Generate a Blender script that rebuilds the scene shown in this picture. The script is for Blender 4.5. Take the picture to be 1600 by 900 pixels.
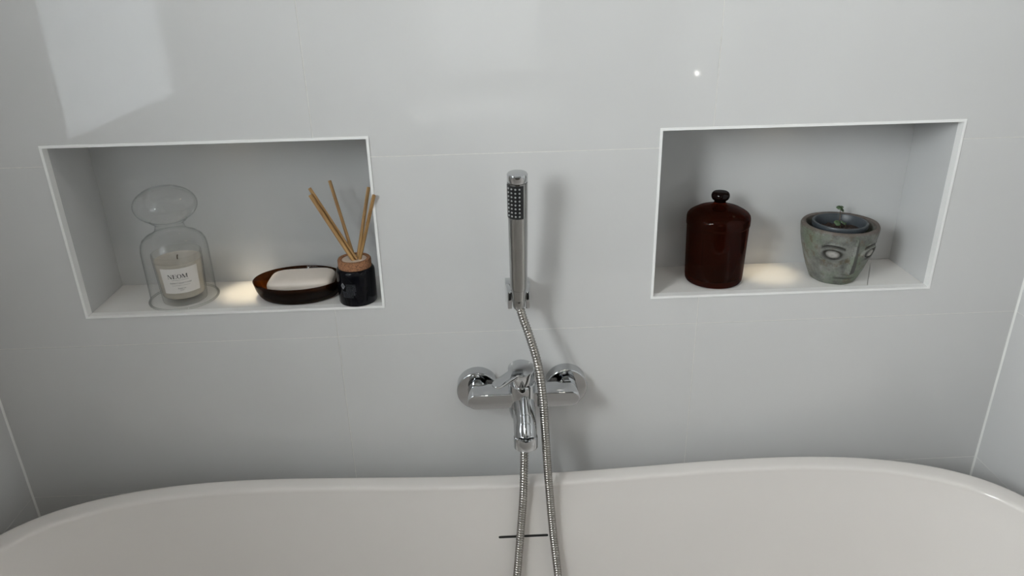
import bpy, bmesh, math, random
from mathutils import Vector, Matrix
random.seed(7)
PI = math.pi
for o in list(bpy.data.objects):
    bpy.data.objects.remove(o, do_unlink=True)
S = bpy.context.scene
C = S.collection
DX, DZ = -0.3, 0.55                    # survey frame (tile joints) -> room frame, floor at z = 0


def W(x, y, z):
    return Vector((x + DX, y, z + DZ))


# ------------------------------------------------------------------ camera
cd = bpy.data.cameras.new('camera')
cam = bpy.data.objects.new('camera', cd)
C.objects.link(cam)
rt = Vector((0.99889072, -0.04213362, -0.02102605))
up = Vector((0.0361064, 0.39870067, 0.91637007))
fw = Vector((0.03022689, 0.91611273, -0.39977969))
cam.matrix_world = Matrix(((rt.x, up.x, -fw.x, 0.25370611 + DX), (rt.y, up.y, -fw.y, -1.10910965),
                           (rt.z, up.z, -fw.z, 0.86110424 + DZ), (0, 0, 0, 1)))
cd.sensor_width = 36
cd.lens = 36 * 1160.157 / 1600
cd.clip_start = 0.02
S.camera = cam

# ------------------------------------------------------------------ world, light, exposure
world = bpy.data.worlds.new('world')
S.world = world
world.use_nodes = True
SKY = 36.0                             # even overcast sky, seen only through the window
world.node_tree.nodes['Background'].inputs[0].default_value = (0.95, 0.98, 1.0, 1)
world.node_tree.nodes['Background'].inputs[1].default_value = SKY
S.cycles.transparent_max_bounces = 40
S.view_settings.view_transform = 'Standard'
S.view_settings.look = 'None'
S.view_settings.gamma = 1
S.view_settings.use_curve_mapping = False
S.view_settings.exposure = 0.0
pd_ = bpy.data.lights.new('window_portal', 'AREA')       # guides sampling of the sky through the window opening
pd_.shape = 'RECTANGLE'; pd_.size = 0.72; pd_.size_y = 0.66
pd_.cycles.is_portal = True
po_ = bpy.data.objects.new('window_portal', pd_)
C.objects.link(po_)
po_.location = (-0.96, -1.37, 1.80)
po_.rotation_euler = (0, -PI / 2, 0)
SPOT_DISC, SPOT_W = 150.0, 0.12          # ceiling downlights
NICHE_W = (2.6, 1.5)                         # little downlights in the niches


# ------------------------------------------------------------------ materials
def new_mat(name):
    m = bpy.data.materials.new(name)
    m.use_nodes = True
    nt = m.node_tree
    return m, nt, nt.nodes['Principled BSDF']


def setp(b, **k):
    names = dict(color='Base Color', rough='Roughness', metal='Metallic', ior='IOR', spec='Specular IOR Level',
                 coat='Coat Weight', coat_rough='Coat Roughness', trans='Transmission Weight',
                 sss='Subsurface Weight', em='Emission Color', ems='Emission Strength', alpha='Alpha')
    for a, v in k.items():
        if a in ('color', 'em'):
            v = (*v, 1)
        b.inputs[names[a]].default_value = v


def plain(name, color, rough=0.5, metal=0.0, var=0.04, scale=30.0, bump=0.0, bscale=200.0, **k):
    """Principled with a faint procedural variation of colour and relief."""
    m, nt, b = new_mat(name)
    setp(b, color=color, rough=rough, metal=metal, **k)
    tc = nt.nodes.new('ShaderNodeTexCoord')
    if var:
        n = nt.nodes.new('ShaderNodeTexNoise')
        n.inputs['Scale'].default_value = scale
        n.inputs['Detail'].default_value = 4
        nt.links.new(tc.outputs['Object'], n.inputs['Vector'])
        r = nt.nodes.new('ShaderNodeValToRGB')
        r.color_ramp.elements[0].position = 0.3
        r.color_ramp.elements[1].position = 0.7
        r.color_ramp.elements[0].color = (*[c * (1 - var) for c in color], 1)
        r.color_ramp.elements[1].color = (*[min(1, c * (1 + var)) for c in color], 1)
        nt.links.new(n.outputs['Fac'], r.inputs[0])
        nt.links.new(r.outputs[0], b.inputs['Base Color'])
    if bump:
        n2 = nt.nodes.new('ShaderNodeTexNoise')
        n2.inputs['Scale'].default_value = bscale
        n2.inputs['Detail'].default_value = 3
        nt.links.new(tc.outputs['Object'], n2.inputs['Vector'])
        bp = nt.nodes.new('ShaderNodeBump')
        bp.inputs['Strength'].default_value = bump
        bp.inputs['Distance'].default_value = 0.002
        nt.links.new(n2.outputs['Fac'], bp.inputs['Height'])
        nt.links.new(bp.outputs[0], b.inputs['Normal'])
    return m


def thin_glass(name, tint, edge, rough=0.01, gloss=1.0, f0=0.04, body=0.0, body_col=(0, 0, 0), edge_pow=3):
    """Blown glass wall: clear, tinted by absorption, reflecting more towards its edges."""
    m = bpy.data.materials.new(name)
    m.use_nodes = True
    nt = m.node_tree
    nt.nodes.clear()
    out = nt.nodes.new('ShaderNodeOutputMaterial')
    lw = nt.nodes.new('ShaderNodeLayerWeight')
    lw.inputs[0].default_value = 0.5
    pw = nt.nodes.new('ShaderNodeMath'); pw.operation = 'POWER'; pw.inputs[1].default_value = 5
    nt.links.new(lw.outputs['Facing'], pw.inputs[0])
    ma = nt.nodes.new('ShaderNodeMath'); ma.operation = 'MULTIPLY_ADD'
    ma.inputs[1].default_value = gloss * (1 - f0); ma.inputs[2].default_value = f0
    ma.use_clamp = True
    nt.links.new(pw.outputs[0], ma.inputs[0])
    p2 = nt.nodes.new('ShaderNodeMath'); p2.operation = 'POWER'; p2.inputs[1].default_value = edge_pow
    nt.links.new(lw.outputs['Facing'], p2.inputs[0])
    mc = nt.nodes.new('ShaderNodeMix'); mc.data_type = 'RGBA'
    mc.inputs['A'].default_value = (*tint, 1)
    mc.inputs['B'].default_value = (*edge, 1)
    nt.links.new(p2.outputs[0], mc.inputs['Factor'])
    tr = nt.nodes.new('ShaderNodeBsdfTransparent')
    nt.links.new(mc.outputs['Result'], tr.inputs[0])
    src = tr.outputs[0]
    if body:
        df = nt.nodes.new('ShaderNodeBsdfDiffuse'); df.inputs[0].default_value = (*body_col, 1)
        m1 = nt.nodes.new('ShaderNodeMixShader'); m1.inputs[0].default_value = body
        nt.links.new(src, m1.inputs[1]); nt.links.new(df.outputs[0], m1.inputs[2])
        src = m1.outputs[0]
    gl = nt.nodes.new('ShaderNodeBsdfGlossy')
    gl.inputs['Roughness'].default_value = rough
    mx = nt.nodes.new('ShaderNodeMixShader')
    nt.links.new(ma.outputs[0], mx.inputs[0])
    nt.links.new(src, mx.inputs[1]); nt.links.new(gl.outputs[0], mx.inputs[2])
    nt.links.new(mx.outputs[0], out.inputs[0])
    return m


def emitter(name, color, strength, noise=0.0, scale=60.0):
    m, nt, b = new_mat(name)
    setp(b, color=(0.8, 0.8, 0.8), rough=0.3, em=color, ems=strength)
    if noise:                          # the rippled pattern of obscured glass
        tc = nt.nodes.new('ShaderNodeTexCoord')
        n = nt.nodes.new('ShaderNodeTexNoise'); n.inputs['Scale'].default_value = scale
        nt.links.new(tc.outputs['Object'], n.inputs['Vector'])
        mr = nt.nodes.new('ShaderNodeMapRange')
        mr.inputs[1].default_value = 0.3; mr.inputs[2].default_value = 0.7
        mr.inputs[3].default_value = strength * (1 - noise); mr.inputs[4].default_value = strength * (1 + noise)
        nt.links.new(n.outputs['Fac'], mr.inputs[0])
        nt.links.new(mr.outputs[0], b.inputs['Emission Strength'])
    return m


M = {}
M['tile'] = plain('gloss_grey_tile', (0.615, 0.614, 0.610), 0.04, var=0.012, scale=6, bump=0.012, bscale=9, ior=1.5)
M['tile_niche'] = plain('niche_grey_tile', (0.57, 0.575, 0.575), 0.08, var=0.012, scale=6, bump=0.012, bscale=9)
M['niche_floor'] = plain('niche_pale_tile', (0.80, 0.79, 0.77), 0.22, var=0.015, scale=14)
M['grout'] = plain('grout', (0.69, 0.68, 0.655), 0.8, var=0.06, scale=120)
M['paint'] = plain('greige_paint', (0.34, 0.315, 0.28), 0.7, var=0.02, scale=8, bump=0.05, bscale=300)
M['ceiling'] = plain('ceiling_paint', (0.33, 0.33, 0.325), 0.8, var=0.02, scale=8)
M['floor'] = plain('floor_tile', (0.13, 0.11, 0.09), 0.4, var=0.12, scale=10)
M['trim'] = plain('white_trim', (0.86, 0.86, 0.85), 0.35, var=0.01)
M['silicone'] = plain('silicone', (0.80, 0.80, 0.78), 0.4, var=0.02)
M['enamel'] = plain('bath_acrylic', (0.712, 0.68, 0.652), 0.06, var=0.008, scale=5, ior=1.5)
M['chrome'] = plain('chrome', (0.56, 0.57, 0.58), 0.03, 1.0, var=0.01, scale=20)
M['satin'] = plain('satin_chrome', (0.42, 0.42, 0.415), 0.12, 1.0, var=0.04, scale=30)
M['hose'] = plain('hose_steel', (0.36, 0.345, 0.32), 0.2, 1.0, var=0.06, scale=60)
M['charcoal'] = plain('charcoal_paint', (0.035, 0.034, 0.033), 0.35, var=0.05, scale=10)
M['black'] = plain('black_rubber', (0.012, 0.013, 0.014), 0.35, var=0.1, scale=80)
M['nozzle'] = plain('grey_silicone', (0.30, 0.31, 0.31), 0.45, var=0.05)
M['slot'] = plain('dark_slot', (0.008, 0.008, 0.008), 0.5, var=0.1)
M['clear'] = thin_glass('clear_glass', (0.995, 0.996, 0.995), (0.70, 0.72, 0.71), gloss=0.45, f0=0.03, rough=0.004, edge_pow=7)
M['rim_glass'] = thin_glass('rim_glass', (0.97, 0.975, 0.97), (0.50, 0.51, 0.50), gloss=0.5, f0=0.03, edge_pow=2.5)
M['tumbler'] = thin_glass('tumbler_glass', (0.985, 0.983, 0.975), (0.55, 0.55, 0.52), gloss=0.5, f0=0.022, rough=0.004, edge_pow=7)
M['amber'] = thin_glass('amber_glass', (0.50, 0.12, 0.035), (0.06, 0.008, 0.003), body=0.24, body_col=(0.038, 0.0085, 0.0035), gloss=0.2, f0=0.011)
M['amber_dark'] = thin_glass('amber_glass_solid', (0.12, 0.015, 0.006), (0.03, 0.004, 0.002), body=0.6, body_col=(0.006, 0.002, 0.0015), gloss=0.25, f0=0.022)
M['dish'] = thin_glass('brown_glass', (0.42, 0.20, 0.05), (0.05, 0.02, 0.008), body=0.42, body_col=(0.012, 0.005, 0.0025), gloss=0.3, f0=0.02)
M['wax'] = plain('cream_wax', (0.57, 0.53, 0.47), 0.5, var=0.04, scale=40)
M['wick'] = plain('wick', (0.12, 0.09, 0.06), 0.9, var=0.2, scale=300)
M['label'] = plain('paper_label', (0.74, 0.71, 0.68), 0.65, var=0.02, scale=60)
M['ink'] = plain('black_ink', (0.015, 0.015, 0.015), 0.6, var=0.1)
M['grey_ink'] = plain('grey_ink', (0.20, 0.195, 0.19), 0.6, var=0.1)
M['print'] = plain('pale_print', (0.26, 0.265, 0.29), 0.55, var=0.1)
M['print_dim'] = plain('pale_print_dim', (0.055, 0.06, 0.072), 0.55, var=0.1)
M['bottle'] = plain('black_glass', (0.004, 0.004, 0.006), 0.08, var=0.1, ior=1.5, spec=0.16)
M['disc'] = plain('cream_stopper', (0.62, 0.52, 0.43), 0.6, var=0.06)
M['soap'] = plain('ivory_soap', (0.76, 0.69, 0.62), 0.42, var=0.02, scale=25, sss=0.0)
M['plastic'] = plain('grey_blue_plastic', (0.046, 0.055, 0.064), 0.4, var=0.1, scale=30)
M['soil'] = plain('soil', (0.030, 0.017, 0.012), 0.95, var=0.6, scale=160, bump=0.6, bscale=150)
M['stem'] = plain('stem', (0.10, 0.06, 0.035), 0.6, var=0.15)
M['leaf'] = plain('leaf', (0.055, 0.095, 0.042), 0.45, var=0.25, scale=150)
M['pane'] = thin_glass('window_glass', (0.96, 0.97, 0.965), (0.6, 0.62, 0.61))
M['frosted'], nt_, b_ = new_mat('frosted_glass')
setp(b_, color=(0.9, 0.9, 0.9), rough=0.25)
tl_ = nt_.nodes.new('ShaderNodeBsdfTranslucent')
tcn_ = nt_.nodes.new('ShaderNodeTexCoord'); nn_ = nt_.nodes.new('ShaderNodeTexNoise'); nn_.inputs['Scale'].default_value = 40
rr_ = nt_.nodes.new('ShaderNodeValToRGB')
rr_.color_ramp.elements[0].position = 0.3; rr_.color_ramp.elements[0].color = (0.28, 0.285, 0.29, 1)
rr_.color_ramp.elements[1].position = 0.45; rr_.color_ramp.elements[1].color = (0.325, 0.332, 0.336, 1)
nt_.links.new(tcn_.outputs['Object'], nn_.inputs['Vector']); nt_.links.new(nn_.outputs['Fac'], rr_.inputs[0]); nt_.links.new(rr_.outputs[0], tl_.inputs[0])
nt_.links.new(tl_.outputs[0], nt_.nodes['Material Output'].inputs[0])
M['ground'] = plain('outdoor_ground', (0.17, 0.17, 0.165), 0.9, var=0.2, scale=2)
M['lamp'] = emitter('downlight_glow', (1.0, 0.93, 0.84), SPOT_DISC)
M['glint'] = emitter('added_lamp_glow', (1.0, 0.97, 0.9), 40.0)
M['niche_lamp'] = emitter('niche_glow', (1.0, 0.80, 0.52), 4.0)


def wood_mat():
    m, nt, b = new_mat('reed_wood')
    setp(b, rough=0.6)
    tc = nt.nodes.new('ShaderNodeTexCoord')
    mp = nt.nodes.new('ShaderNodeMapping'); mp.inputs['Scale'].default_value = (260, 260, 14)
    n = nt.nodes.new('ShaderNodeTexNoise'); n.inputs['Scale'].default_value = 1; n.inputs['Detail'].default_value = 5
    r = nt.nodes.new('ShaderNodeValToRGB')
    e = r.color_ramp.elements
    e[0].position = 0.32; e[0].color = (0.24, 0.125, 0.042, 1)
    e[1].position = 0.68; e[1].color = (0.50, 0.30, 0.115, 1)
    nt.links.new(tc.outputs['Object'], mp.inputs[0]); nt.links.new(mp.outputs[0], n.inputs['Vector'])
    nt.links.new(n.outputs['Fac'], r.inputs[0]); nt.links.new(r.outputs[0], b.inputs['Base Color'])
    return m


def cork_mat():
    m, nt, b = new_mat('cork')
    setp(b, rough=0.85)
    tc = nt.nodes.new('ShaderNodeTexCoord')
    v = nt.nodes.new('ShaderNodeTexVoronoi'); v.inputs['Scale'].default_value = 420
    n = nt.nodes.new('ShaderNodeTexNoise'); n.inputs['Scale'].default_value = 260; n.inputs['Detail'].default_value = 5
    mx = nt.nodes.new('ShaderNodeMath'); mx.operation = 'MULTIPLY'
    r = nt.nodes.new('ShaderNodeValToRGB')
    e = r.color_ramp.elements
    e[0].position = 0.05; e[0].color = (0.095, 0.042, 0.02, 1)
    e[1].position = 0.45; e[1].color = (0.33, 0.155, 0.075, 1)
    nt.links.new(tc.outputs['Object'], v.inputs['Vector']); nt.links.new(tc.outputs['Object'], n.inputs['Vector'])
    nt.links.new(v.outputs['Distance'], mx.inputs[0]); nt.links.new(n.outputs['Fac'], mx.inputs[1])
    mu = nt.nodes.new('ShaderNodeMath'); mu.operation = 'MULTIPLY'; mu.inputs[1].default_value = 1.6
    nt.links.new(mx.outputs[0], mu.inputs[0])
    nt.links.new(mu.outputs[0], r.inputs[0]); nt.links.new(r.outputs[0], b.inputs['Base Color'])
    bp = nt.nodes.new('ShaderNodeBump'); bp.inputs['Strength'].default_value = 0.5; bp.inputs['Distance'].default_value = 0.001
    nt.links.new(n.outputs['Fac'], bp.inputs['Height']); nt.links.new(bp.outputs[0], b.inputs['Normal'])
    return m


def stone_mat():
    m, nt, b = new_mat('weathered_stoneware')
    setp(b, rough=0.62)
    L = nt.links.new
    tc = nt.nodes.new('ShaderNodeTexCoord')

    def noise(s, d=5):
        n = nt.nodes.new('ShaderNodeTexNoise')
        n.inputs['Scale'].default_value = s; n.inputs['Detail'].default_value = d
        n.inputs['Roughness'].default_value = 0.65
        L(tc.outputs['Object'], n.inputs['Vector'])
        return n

    def ramp(src, p0, c0, p1, c1):
        r = nt.nodes.new('ShaderNodeValToRGB')
        r.color_ramp.elements[0].position = p0; r.color_ramp.elements[0].color = (*c0, 1)
        r.color_ramp.elements[1].position = p1; r.color_ramp.elements[1].color = (*c1, 1)
        L(src, r.inputs[0])
        return r

    def mix(f, a, c):
        k = nt.nodes.new('ShaderNodeMix'); k.data_type = 'RGBA'
        L(f, k.inputs['Factor']); L(a, k.inputs['A'])
        if isinstance(c, tuple):
            k.inputs['B'].default_value = (*c, 1)
        else:
            L(c, k.inputs['B'])
        return k.outputs['Result']
    n1 = noise(28); n2 = noise(75); n3 = noise(380, 2); n4 = noise(16)
    base = ramp(n1.outputs['Fac'], 0.35, (0.075, 0.080, 0.070), 0.66, (0.26, 0.265, 0.245))
    g = ramp(n4.outputs['Fac'], 0.46, (0, 0, 0), 0.60, (0.75, 0.75, 0.75))
    c = mix(g.outputs[0], base.outputs[0], (0.125, 0.160, 0.105))
    o = ramp(n2.outputs['Fac'], 0.52, (0, 0, 0), 0.66, (0.8, 0.8, 0.8))
    c = mix(o.outputs[0], c, (0.105, 0.078, 0.042))
    s = ramp(n3.outputs['Fac'], 0.64, (0, 0, 0), 0.72, (0.8, 0.8, 0.8))
    c = mix(s.outputs[0], c, (0.05, 0.045, 0.04))
    l = ramp(n3.outputs['Fac'], 0.26, (0.5, 0.5, 0.5), 0.36, (0, 0, 0))
    c = mix(l.outputs[0], c, (0.40, 0.40, 0.37))
    # unglazed reddish-brown rim (height in the pot's own frame)
    sp = nt.nodes.new('ShaderNodeSeparateXYZ'); L(tc.outputs['Object'], sp.inputs[0])
    ad = nt.nodes.new('ShaderNodeMath'); ad.operation = 'MULTIPLY_ADD'; ad.inputs[1].default_value = 0.010
    L(n2.outputs['Fac'], ad.inputs[0]); L(sp.outputs['Z'], ad.inputs[2])
    rim = ramp(ad.outputs[0], 0.0975, (0, 0, 0), 0.1025, (0.9, 0.9, 0.9))
    c = mix(rim.outputs[0], c, (0.105, 0.080, 0.068))
    # glaze gathered dark in the carved grooves, plus shade painted on the nose flank, as a mesh attribute
    at = nt.nodes.new('ShaderNodeAttribute'); at.attribute_name = 'glaze_shade'
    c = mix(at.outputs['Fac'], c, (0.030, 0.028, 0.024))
    at2 = nt.nodes.new('ShaderNodeAttribute'); at2.attribute_name = 'eye_pale'
    c = mix(at2.outputs['Fac'], c, (0.36, 0.345, 0.325))
    L(c, b.inputs['Base Color'])
    bp = nt.nodes.new('ShaderNodeBump'); bp.inputs['Strength'].default_value = 0.45; bp.inputs['Distance'].default_value = 0.0015
    L(n2.outputs['Fac'], bp.inputs['Height']); L(bp.outputs[0], b.inputs['Normal'])
    return m


M['reed'] = wood_mat()
M['cork'] = cork_mat()
M['stone'] = stone_mat()


# ------------------------------------------------------------------ helpers
def obj(name, bm, mat, parent=None, smooth=None, kind=None):
    """Link a bmesh as ONE mesh object; smooth = sharp-edge angle in degrees or None for flat."""
    me = bpy.data.meshes.new(name)
    bm.normal_update()
    bm.to_mesh(me)
    bm.free()
    me.materials.append(mat)
    if smooth is not None:
        for p in me.polygons:
            p.use_smooth = True
        me.set_sharp_from_angle(angle=math.radians(smooth))
    o = bpy.data.objects.new(name, me)
    C.objects.link(o)
    if parent:
        o.parent = parent
    if kind:
        o['kind'] = kind
    return o


def thing(name, label, cat, loc, rot=(0, 0, 0), group=None):
    o = bpy.data.objects.new(name, None)
    o.empty_display_size = 0.02
    C.objects.link(o)
    o.location = loc
    o.rotation_euler = rot
    o['label'] = label
    o['category'] = cat
    if group:
        o['group'] = group
    return o


def tag(o, label, cat, group=None):
    o['label'] = label
    o['category'] = cat
    if group:
        o['group'] = group
    return o


def box(bm, x0, x1, y0, y1, z0, z1, bev=0.0, seg=2):
    r = bmesh.ops.create_cube(bm, size=1)
    for v in r['verts']:
        v.co = Vector(((x0 + x1) / 2 + v.co.x * (x1 - x0), (y0 + y1) / 2 + v.co.y * (y1 - y0), (z0 + z1) / 2 + v.co.z * (z1 - z0)))
    if bev:
        es = list({e for v in r['verts'] for e in v.link_edges})
        bmesh.ops.bevel(bm, geom=es, offset=bev, segments=seg, profile=0.5, affect='EDGES')
    return bm


def lathe(bm, prof, seg=48, close=False, mtx=None):
    """Revolve (r, z) about z. r = 0 ends are capped with a pole."""
    rings = []
    for r, z in prof:
        if r <= 1e-7:
            rings.append([bm.verts.new((0, 0, z))])
        else:
            rings.append([bm.verts.new((r * math.cos(2 * PI * i / seg), r * math.sin(2 * PI * i / seg), z)) for i in range(seg)])
    pairs = list(zip(rings, rings[1:]))
    if close:
        pairs.append((rings[-1], rings[0]))
    for a, b in pairs:
        for i in range(seg):
            j = (i + 1) % seg
            if len(a) == 1 and len(b) == 1:
                continue
            if len(a) == 1:
                bm.faces.new((a[0], b[j], b[i]))
            elif len(b) == 1:
                bm.faces.new((a[i], a[j], b[0]))
            else:
                bm.faces.new((a[i], a[j], b[j], b[i]))
    if mtx is not None:
        vs = [v for r in rings for v in r]
        bmesh.ops.transform(bm, matrix=mtx, verts=vs)
    bmesh.ops.recalc_face_normals(bm, faces=bm.faces)
    return bm


def arc(cx, cz, r, a0, a1, n=8, rz=None):
    rz = rz or r
    return [(cx + r * math.cos(math.radians(a0 + (a1 - a0) * i / n)), cz + rz * math.sin(math.radians(a0 + (a1 - a0) * i / n))) for i in range(n + 1)]


def spline(pts, n=12):
    """Catmull-Rom through points."""
    P = [Vector(p) for p in pts]
    P = [2 * P[0] - P[1]] + P + [2 * P[-1] - P[-2]]
    out = []
    for i in range(1, len(P) - 2):
        for k in range(n):
            t = k / n
            a, b, c, d = P[i - 1:i + 3]
            out.append(0.5 * ((2 * b) + (c - a) * t + (2 * a - 5 * b + 4 * c - d) * t * t + (3 * b - a - 3 * c + d) * t ** 3))
    out.append(P[-2])
    return out


def resample(pts, step):
    out = [pts[0].copy()]
    acc = 0.0
    for a, b in zip(pts, pts[1:]):
        l = (b - a).length
        while acc + l >= step and l > 0:
            t = (step - acc) / l
            a = a + (b - a) * t
            out.append(a.copy())
            l = (b - a).length
            acc = 0.0
        acc += l
    return out


def sweep(bm, pts, rad, sides=12, cap=True, helix=0.0):
    """Tube along points; rad is a number or a function of (index, angle)."""
    rings = []
    up_ = Vector((0.31, 0.2, 0.93)).normalized()
    n = len(pts)
    prev = None
    for i, p in enumerate(pts):
        t = (pts[min(i + 1, n - 1)] - pts[max(i - 1, 0)]).normalized()
        if prev is None:
            prev = t.cross(Vector((0, 1, 0)) if abs(t.y) < 0.9 else Vector((1, 0, 0))).normalized()
        a = (prev - t * prev.dot(t)).normalized()
        prev = a
        b = t.cross(a)
        ring = []
        for k in range(sides):
            an = 2 * PI * k / sides
            r = rad(i, an) if callable(rad) else rad
            ring.append(bm.verts.new(p + (a * math.cos(an) + b * math.sin(an)) * r))
        rings.append(ring)
    for A, B in zip(rings, rings[1:]):
        for k in range(sides):
            j = (k + 1) % sides
            bm.faces.new((A[k], A[j], B[j], B[k]))
    if cap:
        bm.faces.new(rings[0][::-1])
        bm.faces.new(rings[-1])
    bmesh.ops.recalc_face_normals(bm, faces=bm.faces)
    return bm


def prism(bm, poly, z0, z1, bev=0.0, seg=2):
    """Extrude an (x, y) outline from z0 to z1."""
    lo = [bm.verts.new((x, y, z0)) for x, y in poly]
    hi = [bm.verts.new((x, y, z1)) for x, y in poly]
    n = len(poly)
    f1 = bm.faces.new(lo[::-1]); f2 = bm.faces.new(hi)
    for i in range(n):
        bm.faces.new((lo[i], lo[(i + 1) % n], hi[(i + 1) % n], hi[i]))
    bmesh.ops.recalc_face_normals(bm, faces=bm.faces)
    if bev:
        es = list(f1.edges) + list(f2.edges)
        bmesh.ops.bevel(bm, geom=es, offset=bev, segments=seg, profile=0.5, affect='EDGES')
    return bm


def slab(bm, rect, holes, depth, put, back=False):
    """A rectangular panel (u0,u1,v0,v1) with rectangular holes; put(u, v, d) maps to space, d = depth behind the face."""
    u0, u1, v0, v1 = rect
    us = sorted({u0, u1, *[h[i] for h in holes for i in (0, 1) if u0 < h[i] < u1]})
    vs = sorted({v0, v1, *[h[i] for h in holes for i in (2, 3) if v0 < h[i] < v1]})
    full = {}
    for i in range(len(us) - 1):
        for j in range(len(vs) - 1):
            cu, cv = (us[i] + us[i + 1]) / 2, (vs[j] + vs[j + 1]) / 2
            full[i, j] = not any(h[0] < cu < h[1] and h[2] < cv < h[3] for h in holes)
    vc = {}

    def V(u, v, d):
        k = (round(u, 6), round(v, 6), d)
        if k not in vc:
            vc[k] = bm.verts.new(put(u, v, d))
        return vc[k]
    for (i, j), ok in full.items():
        if not ok:
            continue
        a, b, c, d = us[i], us[i + 1], vs[j], vs[j + 1]
        bm.faces.new((V(a, c, 0), V(b, c, 0), V(b, d, 0), V(a, d, 0)))
        if back:
            bm.faces.new((V(a, c, depth), V(a, d, depth), V(b, d, depth), V(b, c, depth)))
        for (di, dj, p, q) in ((-1, 0, (a, d), (a, c)), (1, 0, (b, c), (b, d)), (0, -1, (a, c), (b, c)), (0, 1, (b, d), (a, d))):
            if not full.get((i + di, j + dj), False):
                bm.faces.new((V(*p, 0), V(*p, depth), V(*q, depth), V(*q, 0)))
    bmesh.ops.recalc_face_normals(bm, faces=bm.faces)
    return len(bm.faces)


def tile_wall(parent, ucuts, vcuts, holes, put, mat, gap=0.0015, depth=0.008):
    for i in range(len(ucuts) - 1):
        for j in range(len(vcuts) - 1):
            bm = bmesh.new()
            g = gap / 2
            if slab(bm, (ucuts[i] + g, ucuts[i + 1] - g, vcuts[j] + g, vcuts[j + 1] - g), holes, depth, put):
                obj('tile', bm, mat, parent)
            else:
                bm.free()


# ------------------------------------------------------------------ the room
XL, XR = -0.58 + DX, 1.15 + DX        # -0.88 .. 0.85
YB, YF = 0.0, -2.45
ZC = 2.35
G = 0.0005                            # joints lie this far behind the tile faces
NICHES = [(-0.399 + DX, 0.082 + DX, 0.3505 + DZ, 0.6315 + DZ), (0.519 + DX, 0.989 + DX, 0.3490 + DZ, 0.6305 + DZ)]
rows = [0.0, 0.25, 0.55, 0.85, 1.15, 1.45, 1.75, 2.05, ZC]

bm = bmesh.new()
nh = [(a + 0.001, b - 0.001, c + 0.001, d - 0.001) for a, b, c, d in NICHES]
slab(bm, (XL, XR, 0, ZC), nh, 0.17, lambda u, v, d: (u, YB + G + d, v), back=True)
wall_back = obj('wall_back', bm, M['grout'], kind='structure')
tile_wall(wall_back, [XL, DX, 0.6 + DX, XR], rows, nh, lambda u, v, d: (u, YB + d, v), M['tile'])

WIN1 = (0.395, 1.03, 1.075, 2.15)
WIN_ADDED = (1.03, 1.71, 1.42, 2.15)      # along -y, height; unseen window added to bring in most sky light
bm = bmesh.new()
slab(bm, (0, -YF, 0, ZC), [WIN1, WIN_ADDED], 0.15, lambda u, v, d: (XL - G - d, -u, v), back=True)
wall_left = obj('wall_left', bm, M['grout'], kind='structure')
tile_wall(wall_left, [0, 0.30, 0.90, 1.50, 2.10, -YF], rows, [WIN1, WIN_ADDED], lambda u, v, d: (XL - d, -u, v), M['tile'])

bm = bmesh.new()
slab(bm, (0, -YF, 0, ZC), [], 0.15, lambda u, v, d: (XR + G + d, -u, v), back=True)
wall_right = obj('wall_right', bm, M['grout'], kind='structure')
tile_wall(wall_right, [0, 0.30, 0.90, 1.50, 2.10, -YF], rows, [], lambda u, v, d: (XR + d, -u, v), M['tile'])

bm = bmesh.new()
slab(bm, (XL - 0.15, XR + 0.15, 0, ZC), [], 0.15, lambda u, v, d: (u, YF - d, v), back=True)
obj('wall_front', bm, M['paint'], kind='structure')
bm = bmesh.new(); box(bm, XL - 0.2, XR + 0.2, YF - 0.2, YB + 0.2, -0.1, 0.0); obj('floor', bm, M['floor'], kind='structure')
bm = bmesh.new(); box(bm, XL - 0.2, XR + 0.2, YF - 0.2, YB + 0.2, ZC, ZC + 0.1); obj('ceiling', bm, M['ceiling'], kind='structure')

for n, (x, sx) in enumerate(((XL, 1), (XR, -1))):       # silicone beads in the two corners
    bm = bmesh.new()
    prism(bm, [(x, YB), (x + sx * 0.0026, YB), (x + sx * 0.001, YB - 0.001), (x, YB - 0.0026)], 0.0, ZC)
    obj('trim_%d' % (n + 3), bm, M['silicone'], kind='structure')


def window(name, rect, put, mat):
    u0, u1, v0, v1 = rect
    bm = bmesh.new()
    slab(bm, rect, [(u0 + 0.03, u1 - 0.03, v0 + 0.03, v1 - 0.03)], 0.04, lambda u, v, d: put(u, v, 0.003 + d), back=True)
    fr = obj(name, bm, M['trim'], kind='structure')
    bm = bmesh.new()
    slab(bm, (u0 + 0.028, u1 - 0.028, v0 + 0.028, v1 - 0.028), [], 0.008, lambda u, v, d: put(u, v, 0.010 + d), back=True)
    obj('pane', bm, mat, fr)
    return fr


window('window_1', WIN1, lambda u, v, d: (XL - d, -u, v), M['frosted'])
window('added_window', WIN_ADDED, lambda u, v, d: (XL - d, -u, v), M['pane'])
bm = bmesh.new(); box(bm, -16, XL - 0.2, -12, 10, -0.4, -0.1); obj('ground', bm, M['ground'], kind='structure')

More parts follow.
